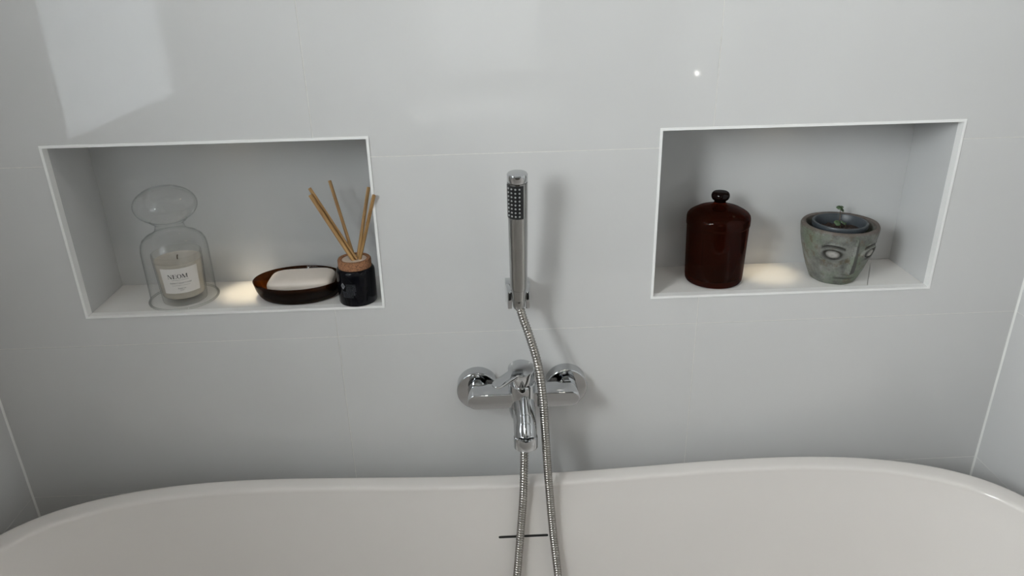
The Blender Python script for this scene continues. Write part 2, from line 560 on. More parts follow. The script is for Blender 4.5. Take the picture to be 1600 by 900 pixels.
# niches: lining tiles, then the white edge trims
ND = 0.128                            # depth of the niches
for n, (a, b, c, d) in enumerate(NICHES):
    t = 0.0034
    i0, i1, j0, j1 = a + t, b - t, c + t, d - t
    bm = bmesh.new(); box(bm, a + .002, b - .002, ND, ND + 0.008, c + .002, d - .002)
    niche = obj('niche', bm, M['tile_niche'], wall_back)
    for (x0, x1, z0, z1) in ((a + .002, i0, c + .002, d - .002), (i1, b - .002, c + .002, d - .002)):
        bm = bmesh.new(); box(bm, x0, x1, 0.004, ND - 0.0006, z0, z1); obj('cheek_tile', bm, M['tile_niche'], niche)
    bm = bmesh.new(); box(bm, i0 + .0004, i1 - .0004, 0.004, ND - 0.0006, j1, d - .002); obj('top_tile', bm, M['tile_niche'], niche)
    # floor tiles; the right niche's floor has a joint cut on the slant
    if n == 0:
        polys = [[(i0 + .0004, .004), (i1 - .0004, .004), (i1 - .0004, ND - .0006), (i0 + .0004, ND - .0006)]]
    else:
        p0, p1 = 0.884 + DX, 0.952 + DX
        polys = [[(i0 + .0004, .004), (p0 - .0006, .004), (p1 - .0006, ND - .0006), (i0 + .0004, ND - .0006)],
                 [(p0 + .0006, .004), (i1 - .0004, .004), (i1 - .0004, ND - .0006), (p1 + .0006, ND - .0006)]]
    for pl in polys:
        bm = bmesh.new(); prism(bm, pl, c + .002, j0); obj('floor_tile', bm, M['niche_floor'], niche)
    # trim: face ring 1.2 mm proud + a 12 mm return into the niche
    bm = bmesh.new()
    put = lambda u, v, dd: (u, -0.0016 + dd, v)
    w = 0.0040
    slab(bm, (a, b, c, d), [(a + w, b - w, c + w, d - w)], 0.014, put)
    tr = obj('trim_%d' % (n + 1), bm, M['trim'], kind='structure')

NZ = [NICHES[0][2] + 0.0034, NICHES[1][2] + 0.0034]     # niche floor heights (room frame)
TZ = 0.0007                                              # (trim lip above the floor tile)


def spot_lamp(name, label, cat, loc, r, mat, watts, color, angle, blend, group, size):
    t = thing(name, label, cat, loc, group=group)
    bm = bmesh.new(); lathe(bm, [(r * 0.62, 0.0), (r * 0.62, -0.002), (r, -0.0035), (r, 0.0)], 32, close=True)
    obj('bezel', bm, M['chrome'], t, 40)
    bm = bmesh.new(); lathe(bm, [(0, -0.0012), (r * 0.60, -0.0012), (r * 0.60, -0.0002), (0, -0.0002)], 32)
    obj('lens', bm, mat, t)
    ld = bpy.data.lights.new('beam', 'SPOT')
    ld.energy = watts; ld.color = color; ld.spot_size = math.radians(angle); ld.spot_blend = blend
    ld.shadow_soft_size = size
    lo = bpy.data.objects.new('beam', ld); C.objects.link(lo)
    lo.parent = t; lo.location = (0, 0, -0.006)
    return t


for n, (x, y) in enumerate(((-0.158 + DX, 0.078), (0.745 + DX, 0.080))):
    spot_lamp('niche_downlight', ('small warm downlight in the ceiling of the left niche', 'small warm downlight in the ceiling of the right niche')[n],
              'light', (x, y, NICHES[n][3] - 0.0034), 0.016, M['niche_lamp'], NICHE_W[n], (1.0, 0.84, 0.58), 28, 1.0, 'niche downlights', 0.008)
SPOTS = [(-0.45, -0.75), (0.05, -0.75), (0.55, -0.75), (-0.2, -1.7), (0.4, -1.7)]
SPOTL = ['ceiling downlight nearest the left wall window', 'ceiling downlight above the middle of the bath', 'ceiling downlight above the right end of the bath',
         'rear ceiling downlight on the window side', 'rear ceiling downlight on the side away from the window']
for (x, y), lb in zip(SPOTS, SPOTL):
    spot_lamp('ceiling_downlight', lb, 'light', (x, y, ZC), 0.045, M['lamp'], SPOT_W, (1.0, 0.94, 0.86), 120, 0.8, 'ceiling downlights', 0.03)

cab = thing('added_cabinet', 'white cabinet added behind the camera as a pale shape for the tiles to reflect', 'cabinet', (-0.03, YF, 0.98))  # unseen cabinet added so the tiles have a pale shape to reflect
bm = bmesh.new(); box(bm, -0.24, 0.24, 0.0005, 0.14, 0, 0.75, 0.002); obj('carcass', bm, M['trim'], cab, 40)
for s in (-1, 1):
    bm = bmesh.new(); box(bm, s * 0.12 - 0.1185, s * 0.12 + 0.1185, 0.141, 0.158, 0.002, 0.748, 0.002); dr = obj('door', bm, M['trim'], cab, 40)
    bm = bmesh.new(); box(bm, s * 0.03 - 0.005, s * 0.03 + 0.005, 0.158, 0.172, 0.06, 0.16, 0.002); obj('handle', bm, M['chrome'], dr, 40)
vn = thing('added_vanity', 'dark vanity unit with a white basin top, added behind the camera as a dark reflection in the chrome', 'vanity', (-0.03, YF, 0.0))  # unseen dark unit, put in for contrast in the chrome
bm = bmesh.new(); box(bm, -0.30, 0.30, 0.0005, 0.42, 0.12, 0.80, 0.003); obj('carcass', bm, M['charcoal'], vn, 40)
for s in (-1, 1):
    bm = bmesh.new(); box(bm, s * 0.15 - 0.148, s * 0.15 + 0.148, 0.421, 0.438, 0.125, 0.795, 0.002); dr = obj('door', bm, M['charcoal'], vn, 40)
    bm = bmesh.new(); box(bm, s * 0.03 - 0.005, s * 0.03 + 0.005, 0.438, 0.452, 0.58, 0.70, 0.002); obj('handle', bm, M['chrome'], dr, 40)
    bm = bmesh.new(); box(bm, s * 0.24 - 0.02, s * 0.24 + 0.02, 0.08, 0.12, 0.0, 0.121); obj('foot', bm, M['charcoal'], vn)
bm = bmesh.new(); box(bm, -0.31, 0.31, 0.0005, 0.45, 0.801, 0.86, 0.008); obj('basin_top', bm, M['trim'], vn, 40)
bm = bmesh.new(); box(bm, 0.36, 0.82, YF + 0.0003, YF + 0.03, 0.0, 2.03, 0.004); dd = obj('added_door', bm, M['charcoal'], None, 40, 'structure')  # unseen dark door, added for the chrome to mirror
bm = bmesh.new(); sweep(bm, [Vector((0.43, YF + 0.03, 1.0)), Vector((0.43, YF + 0.07, 1.0)), Vector((0.53, YF + 0.07, 1.0))], 0.009, 12); obj('door_handle', bm, M['chrome'], dd, 60)
nl = thing('added_lamp', 'small glowing lamp added on the right wall behind the camera for its glint in the tiles', 'light', (XR, -1.985, 0.437 + DZ))  # lamp added out of view to put a bright dot in the tiles
bm = bmesh.new(); box(bm, -0.014, -0.0003, -0.022, 0.022, -0.03, 0.03, 0.003); obj('housing', bm, M['trim'], nl, 40)
bm = bmesh.new(); lathe(bm, [(0, -0.007)] + arc(0, 0, 0.007, -80, 80, 10) + [(0, 0.007)], 20); g_ = obj('lamp_glass', bm, M['glint'], nl, 60); g_.location = (-0.020, 0, 0)

# ------------------------------------------------------------------ the bath
TA, TB, TN = 0.84, 0.373, 4.2
TCX, TY, TZ0, TD = 0.281 + DX, -0.052, 0.049 + DZ, 0.022


def rim_z(x):
    u = min(abs(x - TCX) / TA / 0.75, 1.0)
    return TZ0 + TD * (1 - math.cos(PI * u)) / 2


def tub_ring(inset, n_exp, seg=200, drop=None, z=None, shrink=1.0):
    a, b = (TA - inset) * shrink, (TB - inset) * shrink
    out = []
    for i in range(seg):
        # even spacing along the superellipse
        th = 2 * PI * i / seg
        c, s = math.cos(th), math.sin(th)
        k = (abs(c) ** n_exp + abs(s) ** n_exp) ** (-1 / n_exp)
        x, y = a * c * k, b * s * k
        out.append((x, y))
    return out


def inner_inset(z_rel):
    """distance of the inside wall from the outer rim line, by depth below the rim"""
    t = min(max(z_rel / 0.40, 0), 1)
    return 0.034 + 0.075 * t ** 1.15 + 0.10 * max(0, t - 0.72) ** 2 / 0.08


bath = thing('bathtub', 'white freestanding acrylic bathtub with a rolled rim standing against the tiled wall', 'bathtub', (TCX, TY - TB, 0))
bm = bmesh.new()
rings = []
prof = []
for k in range(0, 13):                                   # outside, floor to rim
    t = k / 12
    prof.append((0.14 * (1 - t) ** 1.6 + 0.006 * (1 - t), 'abs', t))
for an in range(-10, 181, 10):                           # rim: nearly flat on top, rounded edges
    r, ca, sa = 0.0160, math.cos(math.radians(an)), math.sin(math.radians(an))
    fx, fz = math.copysign(abs(ca) ** 0.55, ca), math.copysign(abs(sa) ** 0.55, sa)
    prof.append((r - r * fx, 'rim', -0.0115 + 0.0115 * fz - 0.0020 * (1 - fx) / 2))
for k in range(1, 15):                                   # inside, down to the bottom
    zr = 0.016 + 0.395 * k / 14
    prof.append((inner_inset(zr), 'in', -zr))
SEG = 220
for inset, mode, q in prof:
    nexp = TN if mode != 'in' else TN - 1.0 * min(1, -q / 0.4)
    ring = []
    for x, y in tub_ring(inset, nexp, SEG):
        rz = rim_z(x * (TA / (TA - inset)) + TCX)
        if mode == 'abs':
            z = (rz - 0.018) * q
        else:
            z = rz + q
        ring.append(bm.verts.new((x, y, z)))
    rings.append(ring)
for A, B in zip(rings, rings[1:]):
    for i in range(SEG):
        j = (i + 1) % SEG
        bm.faces.new((A[i], A[j], B[j], B[i]))
for sc in (0.8, 0.5, 0.2):
    ring = [bm.verts.new((v.co.x * sc, v.co.y * sc, v.co.z - 0.01 * (1 - sc))) for v in rings[len(prof) - 1]]
    B = rings[-1]
    for i in range(SEG):
        j = (i + 1) % SEG
        bm.faces.new((B[i], B[j], ring[j], ring[i]))
    rings.append(ring)
bm.faces.new(rings[-1])
bm.faces.new(rings[0][::-1])
bmesh.ops.recalc_face_normals(bm, faces=bm.faces)
obj('shell', bm, M['enamel'], bath, 50)
# overflow slot in the far inside wall
zr = 0.098
sy = (TB - inner_inset(zr))
slope = math.atan2(inner_inset(zr + .01) - inner_inset(zr - .01), 0.02)
bm = bmesh.new()
L2, hh = 0.041, 0.0021
poly = [(L2 + hh * math.cos(a), hh * math.sin(a)) for a in [(-PI / 2 + PI * i / 8) for i in range(9)]] + \
       [(-L2 + hh * math.cos(a), hh * math.sin(a)) for a in [(PI / 2 + PI * i / 8) for i in range(9)]]
prism(bm, poly, -0.006, 0.0006)
o = obj('overflow_slot', bm, M['slot'], bath)
o['label'] = 'thin black overflow slot'
o.location = (0.297 + DX - TCX, sy - 0.0002, TZ0 - zr)
o.rotation_euler = (PI / 2 - slope, 0, 0)
bm = bmesh.new(); lathe(bm, [(0, 0.004), (0.030, 0.003), (0.033, 0.0), (0, 0.0)], 32)
o = obj('drain_cover', bm, M['chrome'], bath, 40); o.location = (0.0, 0.0, TZ0 - 0.419)

# ------------------------------------------------------------------ mixer tap
MX, MZ = 0.303, 0.205
mix_t = thing('bath_mixer_tap', 'chrome wall mounted bath mixer tap with a lever between two round wall plates', 'tap', W(MX, 0, MZ))
RX = Matrix.Rotation(PI / 2, 4, 'X')                     # local z -> -y (out of the wall)
for s in (-1, 1):
    bm = bmesh.new()
    lathe(bm, [(0, 0.0)] + [(0.0355, 0.0), (0.0355, 0.0165)] + arc(0.0330, 0.0200, 0.0025, 0, 90, 5) + [(0.018, 0.0225), (0, 0.0225)], 64, mtx=RX)
    w_ = obj('wall_plate', bm, M['chrome'], mix_t, 35); w_.location = (s * 0.0755, 0, -0.0075)
    bm = bmesh.new()
    lathe(bm, [(0, 0.020), (0.0125, 0.020), (0.0125, 0.030), (0.0165, 0.031), (0.0165, 0.044), (0, 0.046)], 40, mtx=RX)
    w_ = obj('union_nut', bm, M['chrome'], mix_t, 35); w_.location = (s * 0.0755, 0, 0.001)
# cross bar: a stadium in the wall plane, extruded outwards
bm = bmesh.new()
hl, hr = 0.0780, 0.0136
pl = [(hl + hr * math.cos(a), hr * math.sin(a)) for a in [-PI / 2 + PI * i / 14 for i in range(15)]] + \
     [(-hl + hr * math.cos(a), hr * math.sin(a)) for a in [PI / 2 + PI * i / 14 for i in range(15)]]
prism(bm, [(x, y + 0.004) for x, y in pl], 0.040, 0.076, 0.002, 3)
bmesh.ops.transform(bm, matrix=RX, verts=bm.verts)
obj('cross_bar', bm, M['chrome'], mix_t, 40)
# upright body
bm = bmesh.new()
lathe(bm, [(0, -0.036), (0.0165, -0.036), (0.0195, -0.032), (0.0222, -0.020), (0.0222, 0.030), (0.0216, 0.0315), (0.0208, 0.0325), (0, 0.0325)], 56)
b_ = obj('body', bm, M['chrome'], mix_t, 35); b_.location = (-0.002, -0.062, 0)
# lever: a drum whose flat top runs on as a paddle to the left front
bm = bmesh.new()
lathe(bm, [(0, 0), (0.0208, 0), (0.0215, 0.001), (0.0215, 0.0225), (0, 0.0225)], 56)
lev = obj('lever', bm, M['chrome'], mix_t, 35)
lev.location = (-0.003, -0.062, 0.0345)
lev.rotation_euler = (math.radians(11), 0, 0)
bm = bmesh.new()
ang = math.radians(222)
ux, uy = math.cos(ang), math.sin(ang)
px, py = -uy, ux
side = [(0.0215 * math.cos(math.radians(t)), 0.0215 * math.sin(math.radians(t))) for t in range(180, 27, -8)]
side += [(0.026, 0.0098), (0.036, 0.0092), (0.048, 0.0094), (0.056, 0.0084), (0.0605, 0.0050), (0.0615, 0.0)]
pl = [(ux * d + px * w, uy * d + py * w) for d, w in side] + [(ux * d - px * w, uy * d - py * w) for d, w in side[-2:0:-1]]
prism(bm, pl, 0.0195, 0.0270, 0.0012, 3)
for v in bm.verts:                                       # the paddle thins towards its tip
    d = v.co.x * ux + v.co.y * uy
    if v.co.z < 0.0245 and d > 0.018:
        v.co.z += 0.0035 * (d - 0.018) / 0.042
obj('lever_paddle', bm, M['chrome'], lev, 40)
# spout: tube running forward and down, outlet ring, diverter on top
sp = spline([(-0.001, -0.064, 0.004), (-0.0005, -0.078, -0.008), (0.0, -0.093, -0.021), (0.0, -0.105, -0.032), (0.0, -0.112, -0.042)], 6)
bm = bmesh.new()
sweep(bm, sp, 0.0186, 40)
spout = obj('spout', bm, M['chrome'], mix_t, 40)
bm = bmesh.new()
lathe(bm, [(0, 0.016), (0.0170, 0.016), (0.0190, 0.0145), (0.0194, 0.0125), (0.0194, -0.004), (0.0184, -0.0055), (0.0145, -0.0055), (0.0140, 0.0), (0, 0.0)], 48)
rg = obj('outlet_ring', bm, M['chrome'], spout, 35)
rg.location = (0.0, -0.114, -0.053)
rg.rotation_euler = (math.radians(-8), 0, 0)
bm = bmesh.new()
lathe(bm, [(0, 0), (0.0070, 0), (0.0080, 0.001), (0.0080, 0.028), (0.0071, 0.0288), (0.0071, 0.0300), (0.0080, 0.0308), (0.0080, 0.042), (0.0071, 0.0428), (0.0071, 0.0440), (0.0080, 0.0448), (0.0080, 0.062), (0.0070, 0.0635), (0, 0.0635)], 32)
dv = obj('diverter_knob', bm, M['chrome'], mix_t, 35)
dv.location = (0.0005, -0.080, 0.012)
dv.rotation_euler = (math.radians(90 + 43), 0, 0)
# hose connector below the body
bm = bmesh.new()
lathe(bm, [(0, 0), (0.0095, 0), (0.0105, -0.003), (0.0105, -0.016), (0.0085, -0.020), (0, -0.020)], 32)
hc = obj('hose_connector', bm, M['chrome'], mix_t, 35); hc.location = (0.0, -0.073, -0.033)

# ------------------------------------------------------------------ shower hose
path = [(0.303, -0.073, 0.1518), (0.3027, -0.0745, 0.138), (0.302, -0.080, 0.112), (0.300, -0.092, 0.070), (0.2975, -0.101, 0.030), (0.293, -0.108, -0.020), (0.287, -0.120, -0.080),
        (0.281, -0.134, -0.135), (0.275, -0.155, -0.210), (0.268, -0.200, -0.290), (0.275, -0.265, -0.343), (0.318, -0.300, -0.353),
        (0.356, -0.255, -0.343), (0.362, -0.195, -0.280), (0.3595, -0.155, -0.200), (0.3545, -0.130, -0.115), (0.3475, -0.112, -0.035),
        (0.3425, -0.103, 0.040), (0.339, -0.099, 0.100), (0.3355, -0.097, 0.170), (0.3325, -0.095, 0.225), (0.326, -0.088, 0.280),
        (0.314, -0.076, 0.325), (0.304, -0.067, 0.355), (0.2985, -0.0620, 0.376)]
pts = resample(spline([W(*p) for p in path], 24), 0.0009)
o0 = pts[0].copy()
pts = [p - o0 for p in pts]
per = 5


def hose_r(i, a):
    ph = (i + per * a / (2 * PI)) / per
    return 0.0071 - 0.0014 * (0.5 + 0.5 * math.cos(2 * PI * ph)) ** 1.6


bm = bmesh.new()
sweep(bm, pts, hose_r, 14)
hose = obj('shower_hose', bm, M['hose'], None, 60)
hose.location = o0
tag(hose, 'ribbed steel shower hose looping from the mixer tap up to the hand shower', 'hose')

# ------------------------------------------------------------------ hand shower and its holder
hold = thing('shower_holder', 'small chrome forked bracket on the wall holding the hand shower', 'bracket', W(0.2985, 0, 0.376))
bm = bmesh.new()
box(bm, -0.0195, 0.0195, -0.026, -0.0002, -0.012, 0.020, 0.0012)
obj('mount_block', bm, M['chrome'], hold, 40)
for s in (-1, 1):
    bm = bmesh.new()
    xs = sorted((s * 0.0130, s * 0.0195))
    box(bm, xs[0], xs[1], -0.062, -0.0255, -0.009, 0.020, 0.0012)
    for v in bm.verts:                                   # the fork closes in slightly to the front
        t = (-v.co.y - 0.0255) / 0.0365
        v.co.z += 0.001 * max(t, 0)
        v.co.x -= s * 0.0025 * max(t, 0)
    obj('fork_arm', bm, M['chrome'], hold, 40)

tilt = math.atan2(0.0245, 0.213)
hs = thing('hand_shower', 'slim chrome stick hand shower with a black spray face, upright in its wall bracket', 'shower head', W(0.2985, -0.0610, 0.3705), (tilt, 0, 0))
bm = bmesh.new()
lathe(bm, [(0, 0.0), (0.0085, 0.0), (0.0092, 0.002), (0.0100, 0.014), (0.0098, 0.0145), (0.0098, 0.0155), (0.0104, 0.016), (0.0115, 0.034), (0, 0.034)], 40)
obj('cone_nut', bm, M['satin'], hs, 35)
TOP = 0.222
bm = bmesh.new()
lathe(bm, [(0, 0.0335), (0.0112, 0.0335), (0.0128, 0.035), (0.0133, 0.040), (0.0148, TOP - 0.0125), (0, TOP - 0.0125)], 64)
obj('handle', bm, M['satin'], hs, 35)
bm = bmesh.new()
lathe(bm, [(0, TOP - 0.0120), (0.0146, TOP - 0.0120), (0.0149, TOP - 0.0115), (0.0149, TOP - 0.0015), (0.0138, TOP), (0.0125, TOP + 0.0003), (0, TOP + 0.0003)], 64)
obj('end_cap', bm, M['chrome'], hs, 35)
z0, z1 = TOP - 0.0655, TOP - 0.0145
az0, half = math.radians(-90 - 25), math.radians(56)
bm = bmesh.new()
NA, NZ_ = 24, 8


def hr_at(z):
    return 0.0133 + (0.0148 - 0.0133) * (z - 0.04) / (TOP - 0.0195 - 0.04)


g0 = [[bm.verts.new(((hr_at(z0 + (z1 - z0) * j / NZ_) + .0006) * math.cos(az0 - half + 2 * half * i / NA),
                     (hr_at(z0 + (z1 - z0) * j / NZ_) + .0006) * math.sin(az0 - half + 2 * half * i / NA), z0 + (z1 - z0) * j / NZ_)) for i in range(NA + 1)] for j in range(NZ_ + 1)]
g1 = [[bm.verts.new((v.co.x * .92, v.co.y * .92, v.co.z)) for v in row] for row in g0]
for j in range(NZ_):
    for i in range(NA):
        bm.faces.new((g0[j][i], g0[j][i + 1], g0[j + 1][i + 1], g0[j + 1][i]))
for j in range(NZ_):
    for i in (0, NA):
        bm.faces.new((g0[j][i], g0[j + 1][i], g1[j + 1][i], g1[j][i]))
for i in range(NA):
    for j in (0, NZ_):
        bm.faces.new((g0[j][i], g1[j][i], g1[j][i + 1], g0[j][i + 1]))
bmesh.ops.recalc_face_normals(bm, faces=bm.faces)
plate = obj('spray_face', bm, M['black'], hs, 40)
plate['label'] = 'black spray face with grey nozzles'
bm = bmesh.new()
lathe(bm, [(0.0014, -0.0004), (0.0014, 0.0004), (0.0010, 0.0011), (0, 0.0013)], 10)
nm = None
for j in range(8):
    for i in range(4):
        a = az0 + math.radians(-33 + 22 * i)
        z = z0 + 0.0045 + (z1 - z0 - 0.009) * j / 7
        r = hr_at(z) + 0.0006
        if nm is None:
            n_ = obj('nozzle', bm, M['nozzle'], plate, 60); nm = n_
        else:
            n_ = nm.copy(); C.objects.link(n_); n_.parent = plate
        n_.location = (r * math.cos(a), r * math.sin(a), z)
        n_.rotation_euler = (0, PI / 2, a)

# ------------------------------------------------------------------ left niche: cloche and candle
FL, FR = NZ[0], NZ[1]
cl = thing('glass_cloche', 'clear glass cloche with a round hollow knob covering the candle', 'glass cover', (-0.263 + DX, 0.062, FL))
zb = 0.0
outer = [(0.0550, 0.0008), (0.0553, 0.0020), (0.0545, 0.0034), (0.0525, 0.0052), (0.0522, 0.009), (0.0522, 0.030), (0.0522, 0.083)]
outer += [(0.0519, 0.092), (0.0504, 0.100), (0.0468, 0.1075), (0.0405, 0.113), (0.0330, 0.1165), (0.0275, 0.1195), (0.0240, 0.1235), (0.0225, 0.128), (0.0220, 0.132)]
inner = [(r - 0.0008, z - (0.0 if z < 0.085 else 0.0006)) for r, z in outer[::-1] if z > 0.006]
inner[-1] = (0.0513, 0.0065)
bm = bmesh.new()
lathe(bm, outer + inner + [(0.0525, 0.0008)], 72, close=True)
obj('bell', bm, M['clear'], cl, 60)
bm = bmesh.new()
lathe(bm, [(0.0545 + 0.0018 * math.cos(2 * PI * i / 12), 0.0020 + 0.0018 * math.sin(2 * PI * i / 12)) for i in range(12)], 72, close=True)
obj('foot_rim', bm, M['rim_glass'], cl, 60)
bm = bmesh.new()
pr_o = [(0.0220, 0.1322), (0.0232, 0.1345), (0.0285, 0.1375)]
cz, rr, rz_ = 0.164, 0.0490, 0.0305
pr_o += [(rr * math.cos(math.radians(t)), cz + rz_ * math.sin(math.radians(t))) for t in range(-56, 90, 8)] + [(0, cz + rz_)]
pr_i = [(max(r - 0.0008, 0), z - (0.0006 if z > cz else -0.0004)) for r, z in pr_o[::-1]]
lathe(bm, pr_o + pr_i[1:] if False else pr_o, 72)
lathe(bm, pr_i, 72)
obj('knob', bm, M['clear'], cl, 60)

cn = thing('scented_candle', 'cream candle in a clear tumbler with a printed white label, under the glass cloche', 'candle', (-0.2605 + DX, 0.059, FL + 0.0002))
bm = bmesh.new()
go = [(0, 0.0), (0.0325, 0.0), (0.0345, 0.0015), (0.0352, 0.004), (0.0392, 0.082), (0.0390, 0.0845), (0.0382, 0.0852), (0.0374, 0.0845), (0.0335, 0.014), (0.031, 0.0115), (0, 0.011)]
lathe(bm, go, 72)
obj('tumbler', bm, M['tumbler'], cn, 45)
bm = bmesh.new()
lathe(bm, [(0, 0.0113), (0.0308, 0.0117), (0.0332, 0.0142), (0.0366, 0.0732), (0.0357, 0.0725), (0.030, 0.0715), (0, 0.0715)], 64)
obj('wax', bm, M['wax'], cn, 50)
bm = bmesh.new()
sweep(bm, [Vector(p) for p in ((0, 0, 0.071), (0.0003, 0, 0.0755), (0.0012, 0.0006, 0.079))], 0.0009, 8)
obj('wick', bm, M['wick'], cn, 60)


def cyl_r(z):
    return 0.0352 + (0.0392 - 0.0352) * (z - 0.004) / 0.078


LAZ = math.radians(-90 + 21)


def wrap(u, v, off, base=0.0, z_c=0.0):
    """paper coordinates (u along the girth, v up) -> candle frame"""
    z = z_c + v
    r = cyl_r(z) + off
    a = LAZ + u / 0.0368
    return Vector((r * math.cos(a), r * math.sin(a), z))


lw_, lh_, lz = 0.0585, 0.0435, 0.0465
bm = bmesh.new()
NU = 24
for (sgn) in (0,):
    front = [[bm.verts.new(wrap(-lw_ / 2 + lw_ * i / NU, -lh_ / 2 + lh_ * j / 4, 0.0004, 0, lz)) for i in range(NU + 1)] for j in range(5)]
    backv = [[bm.verts.new(wrap(-lw_ / 2 + lw_ * i / NU, -lh_ / 2 + lh_ * j / 4, 0.0001, 0, lz)) for i in range(NU + 1)] for j in range(5)]
    for j in range(4):
        for i in range(NU):
            bm.faces.new((front[j][i], front[j][i + 1], front[j + 1][i + 1], front[j + 1][i]))
            bm.faces.new((backv[j][i], backv[j + 1][i], backv[j + 1][i + 1], backv[j][i + 1]))
    for i in range(NU):
        for j in (0, 4):
            bm.faces.new((front[j][i], backv[j][i], backv[j][i + 1], front[j][i + 1]))
    for j in range(4):
        for i in (0, NU):
            bm.faces.new((front[j][i], front[j + 1][i], backv[j + 1][i], backv[j][i]))
bmesh.ops.recalc_face_normals(bm, faces=bm.faces)
lab = obj('label', bm, M['label'], cn, 40)
lab['label'] = 'white paper label with black lettering'

# serif capitals drawn as strokes: (x, y) in letter heights
TH, TN_ = 0.20, 0.07


def bar(x0, y0, x1, y1, w):
    """parallelogram stroke, horizontal width w"""
    return [(x0 - w / 2, y0), (x0 + w / 2, y0), (x1 + w / 2, y1), (x1 - w / 2, y1)]


def rect(x0, x1, y0, y1):
    return [(x0, y0), (x1, y0), (x1, y1), (x0, y1)]


def ring_poly(cx, cy, ro, yo, ri, yi, n=20):
    q = []
    for i in range(n):
        a, b = 2 * PI * i / n, 2 * PI * (i + 1) / n
        q.append([(cx + ri * math.cos(a), cy + yi * math.sin(a)), (cx + ro * math.cos(a), cy + yo * math.sin(a)),
                  (cx + ro * math.cos(b), cy + yo * math.sin(b)), (cx + ri * math.cos(b), cy + yi * math.sin(b))])
    return q


GLY = {
    'N': (1.02, [bar(.13, 0, .13, 1, TN_), bar(.20, 1, .80, 0, TH), bar(.83, 0, .83, 1, TN_), rect(0, .27, 0, .05), rect(0, .25, .95, 1), rect(.70, .97, .95, 1)]),
    'E': (0.92, [bar(.22, 0, .22, 1, TH), rect(.02, .80, 0, .06), rect(.02, .78, .94, 1), rect(.22, .60, .47, .53), rect(.75, .82, 0, .28), rect(.73, .79, .72, 1), rect(.56, .62, .36, .64)]),
    'O': (1.06, ring_poly(.50, .5, .48, .52, .29, .47)),
    'M': (1.22, [bar(.13, 0, .13, 1, TN_), bar(.20, 1, .56, 0, TH), bar(.58, 0, .93, 1, TN_), bar(1.0, 0, 1.0, 1, TH), rect(0, .27, 0, .05), rect(.0, .28, .95, 1), rect(.82, 1.16, 0, .05), rect(.88, 1.16, .95, 1)]),
}


def glyph_word(bm, word, cx, cy, h, put, sub=1):
    wid = sum(GLY[c][0] for c in word) * h
    x = cx - wid / 2
    for c in word:
        for poly in GLY[c][1]:
            bm.faces.new([bm.verts.new(put(x + px_ * h, cy + py_ * h)) for px_, py_ in poly])
        x += GLY[c][0] * h
    return bm


def text_mesh(s, size, put, cx, cy, sx=1.0):
    cu = bpy.data.curves.new('lettering', 'FONT')
    cu.body = s; cu.size = size; cu.align_x = 'CENTER'; cu.align_y = 'CENTER'; cu.resolution_u = 2
    to = bpy.data.objects.new('lettering', cu)
    C.objects.link(to)
    bpy.context.view_layer.update()
    me = bpy.data.meshes.new_from_object(to.evaluated_get(bpy.context.evaluated_depsgraph_get()))
    bpy.data.objects.remove(to, do_unlink=True)
    for v in me.vertices:
        v.co = put(cx + v.co.x * sx, cy + v.co.y)
    return me


lput = lambda u, v: wrap(u, v, 0.00055, 0, lz)
bm = bmesh.new()
glyph_word(bm, 'NEOM', -0.0035, 0.0045, 0.0072, lput)
obj('brand_lettering', bm, M['ink'], lab)
for s, size, cy, sx, mt in (('ORGANICS  LONDON', 0.0022, 0.0018, 1.15, 'grey_ink'), ("PERFECT NIGHT'S SLEEP", 0.0031, -0.0038, 1.0, 'ink'),
                            ('SCENTED CANDLE', 0.0017, -0.0078, 1.9, 'grey_ink'), ('Scent to', 0.0036, -0.0130, 1.0, 'ink'), ('SLEEP', 0.0023, -0.0162, 1.2, 'grey_ink')):
    me = text_mesh(s, size, lput, -0.0005, cy, sx)
    me.materials.append(M[mt])
    to = bpy.data.objects.new('small_lettering', me); C.objects.link(to); to.parent = lab

# ------------------------------------------------------------------ soap dish and soap
dsh = thing('soap_dish', 'shallow oval brown glass dish holding the bar of soap', 'dish', (-0.0675 + DX, 0.060, FL))
bm = bmesh.new()
rxo, ryo = 0.0755, 0.0555
pp = [(0.0, 0.0), (0.78, 0.0), (0.84, 0.0015), (0.90, 0.007), (0.955, 0.016), (0.99, 0.0265), (1.0, 0.0300), (0.985, 0.0310), (0.962, 0.0300), (0.92, 0.0175), (0.86, 0.0085), (0.77, 0.0045), (0.0, 0.0040)]
lathe(bm, pp, 72)
for v in bm.verts:
    v.co.x *= rxo; v.co.y *= ryo
bmesh.ops.recalc_face_normals(bm, faces=bm.faces)
obj('bowl', bm, M['dish'], dsh, 60)


def rounded_block(bm, lx, ly, lz_, n=26, e=5.0):
    """superellipsoid bar"""
    rows_ = []
    for j in range(n + 1):
        ph = -PI / 2 + PI * j / n
        cz_, sz_ = math.copysign(abs(math.cos(ph)) ** (2 / 3.2), 1), math.copysign(abs(math.sin(ph)) ** (2 / 3.2), math.sin(ph))
        row = []
        for i in range(2 * n):
            th = 2 * PI * i / (2 * n)
            k = (abs(math.cos(th)) ** e + abs(math.sin(th)) ** e) ** (-1 / e)
            row.append((lx * cz_ * math.cos(th) * k, ly * cz_ * math.sin(th) * k, lz_ * sz_))
        rows_.append(row)
    vr = [[bm.verts.new(p) for p in row] for row in rows_]
    for A, B in zip(vr, vr[1:]):
        for i in range(2 * n):
            j = (i + 1) % (2 * n)
            bm.faces.new((A[i], A[j], B[j], B[i]))
    bmesh.ops.remove_doubles(bm, verts=bm.verts, dist=1e-6)
    bmesh.ops.recalc_face_normals(bm, faces=bm.faces)


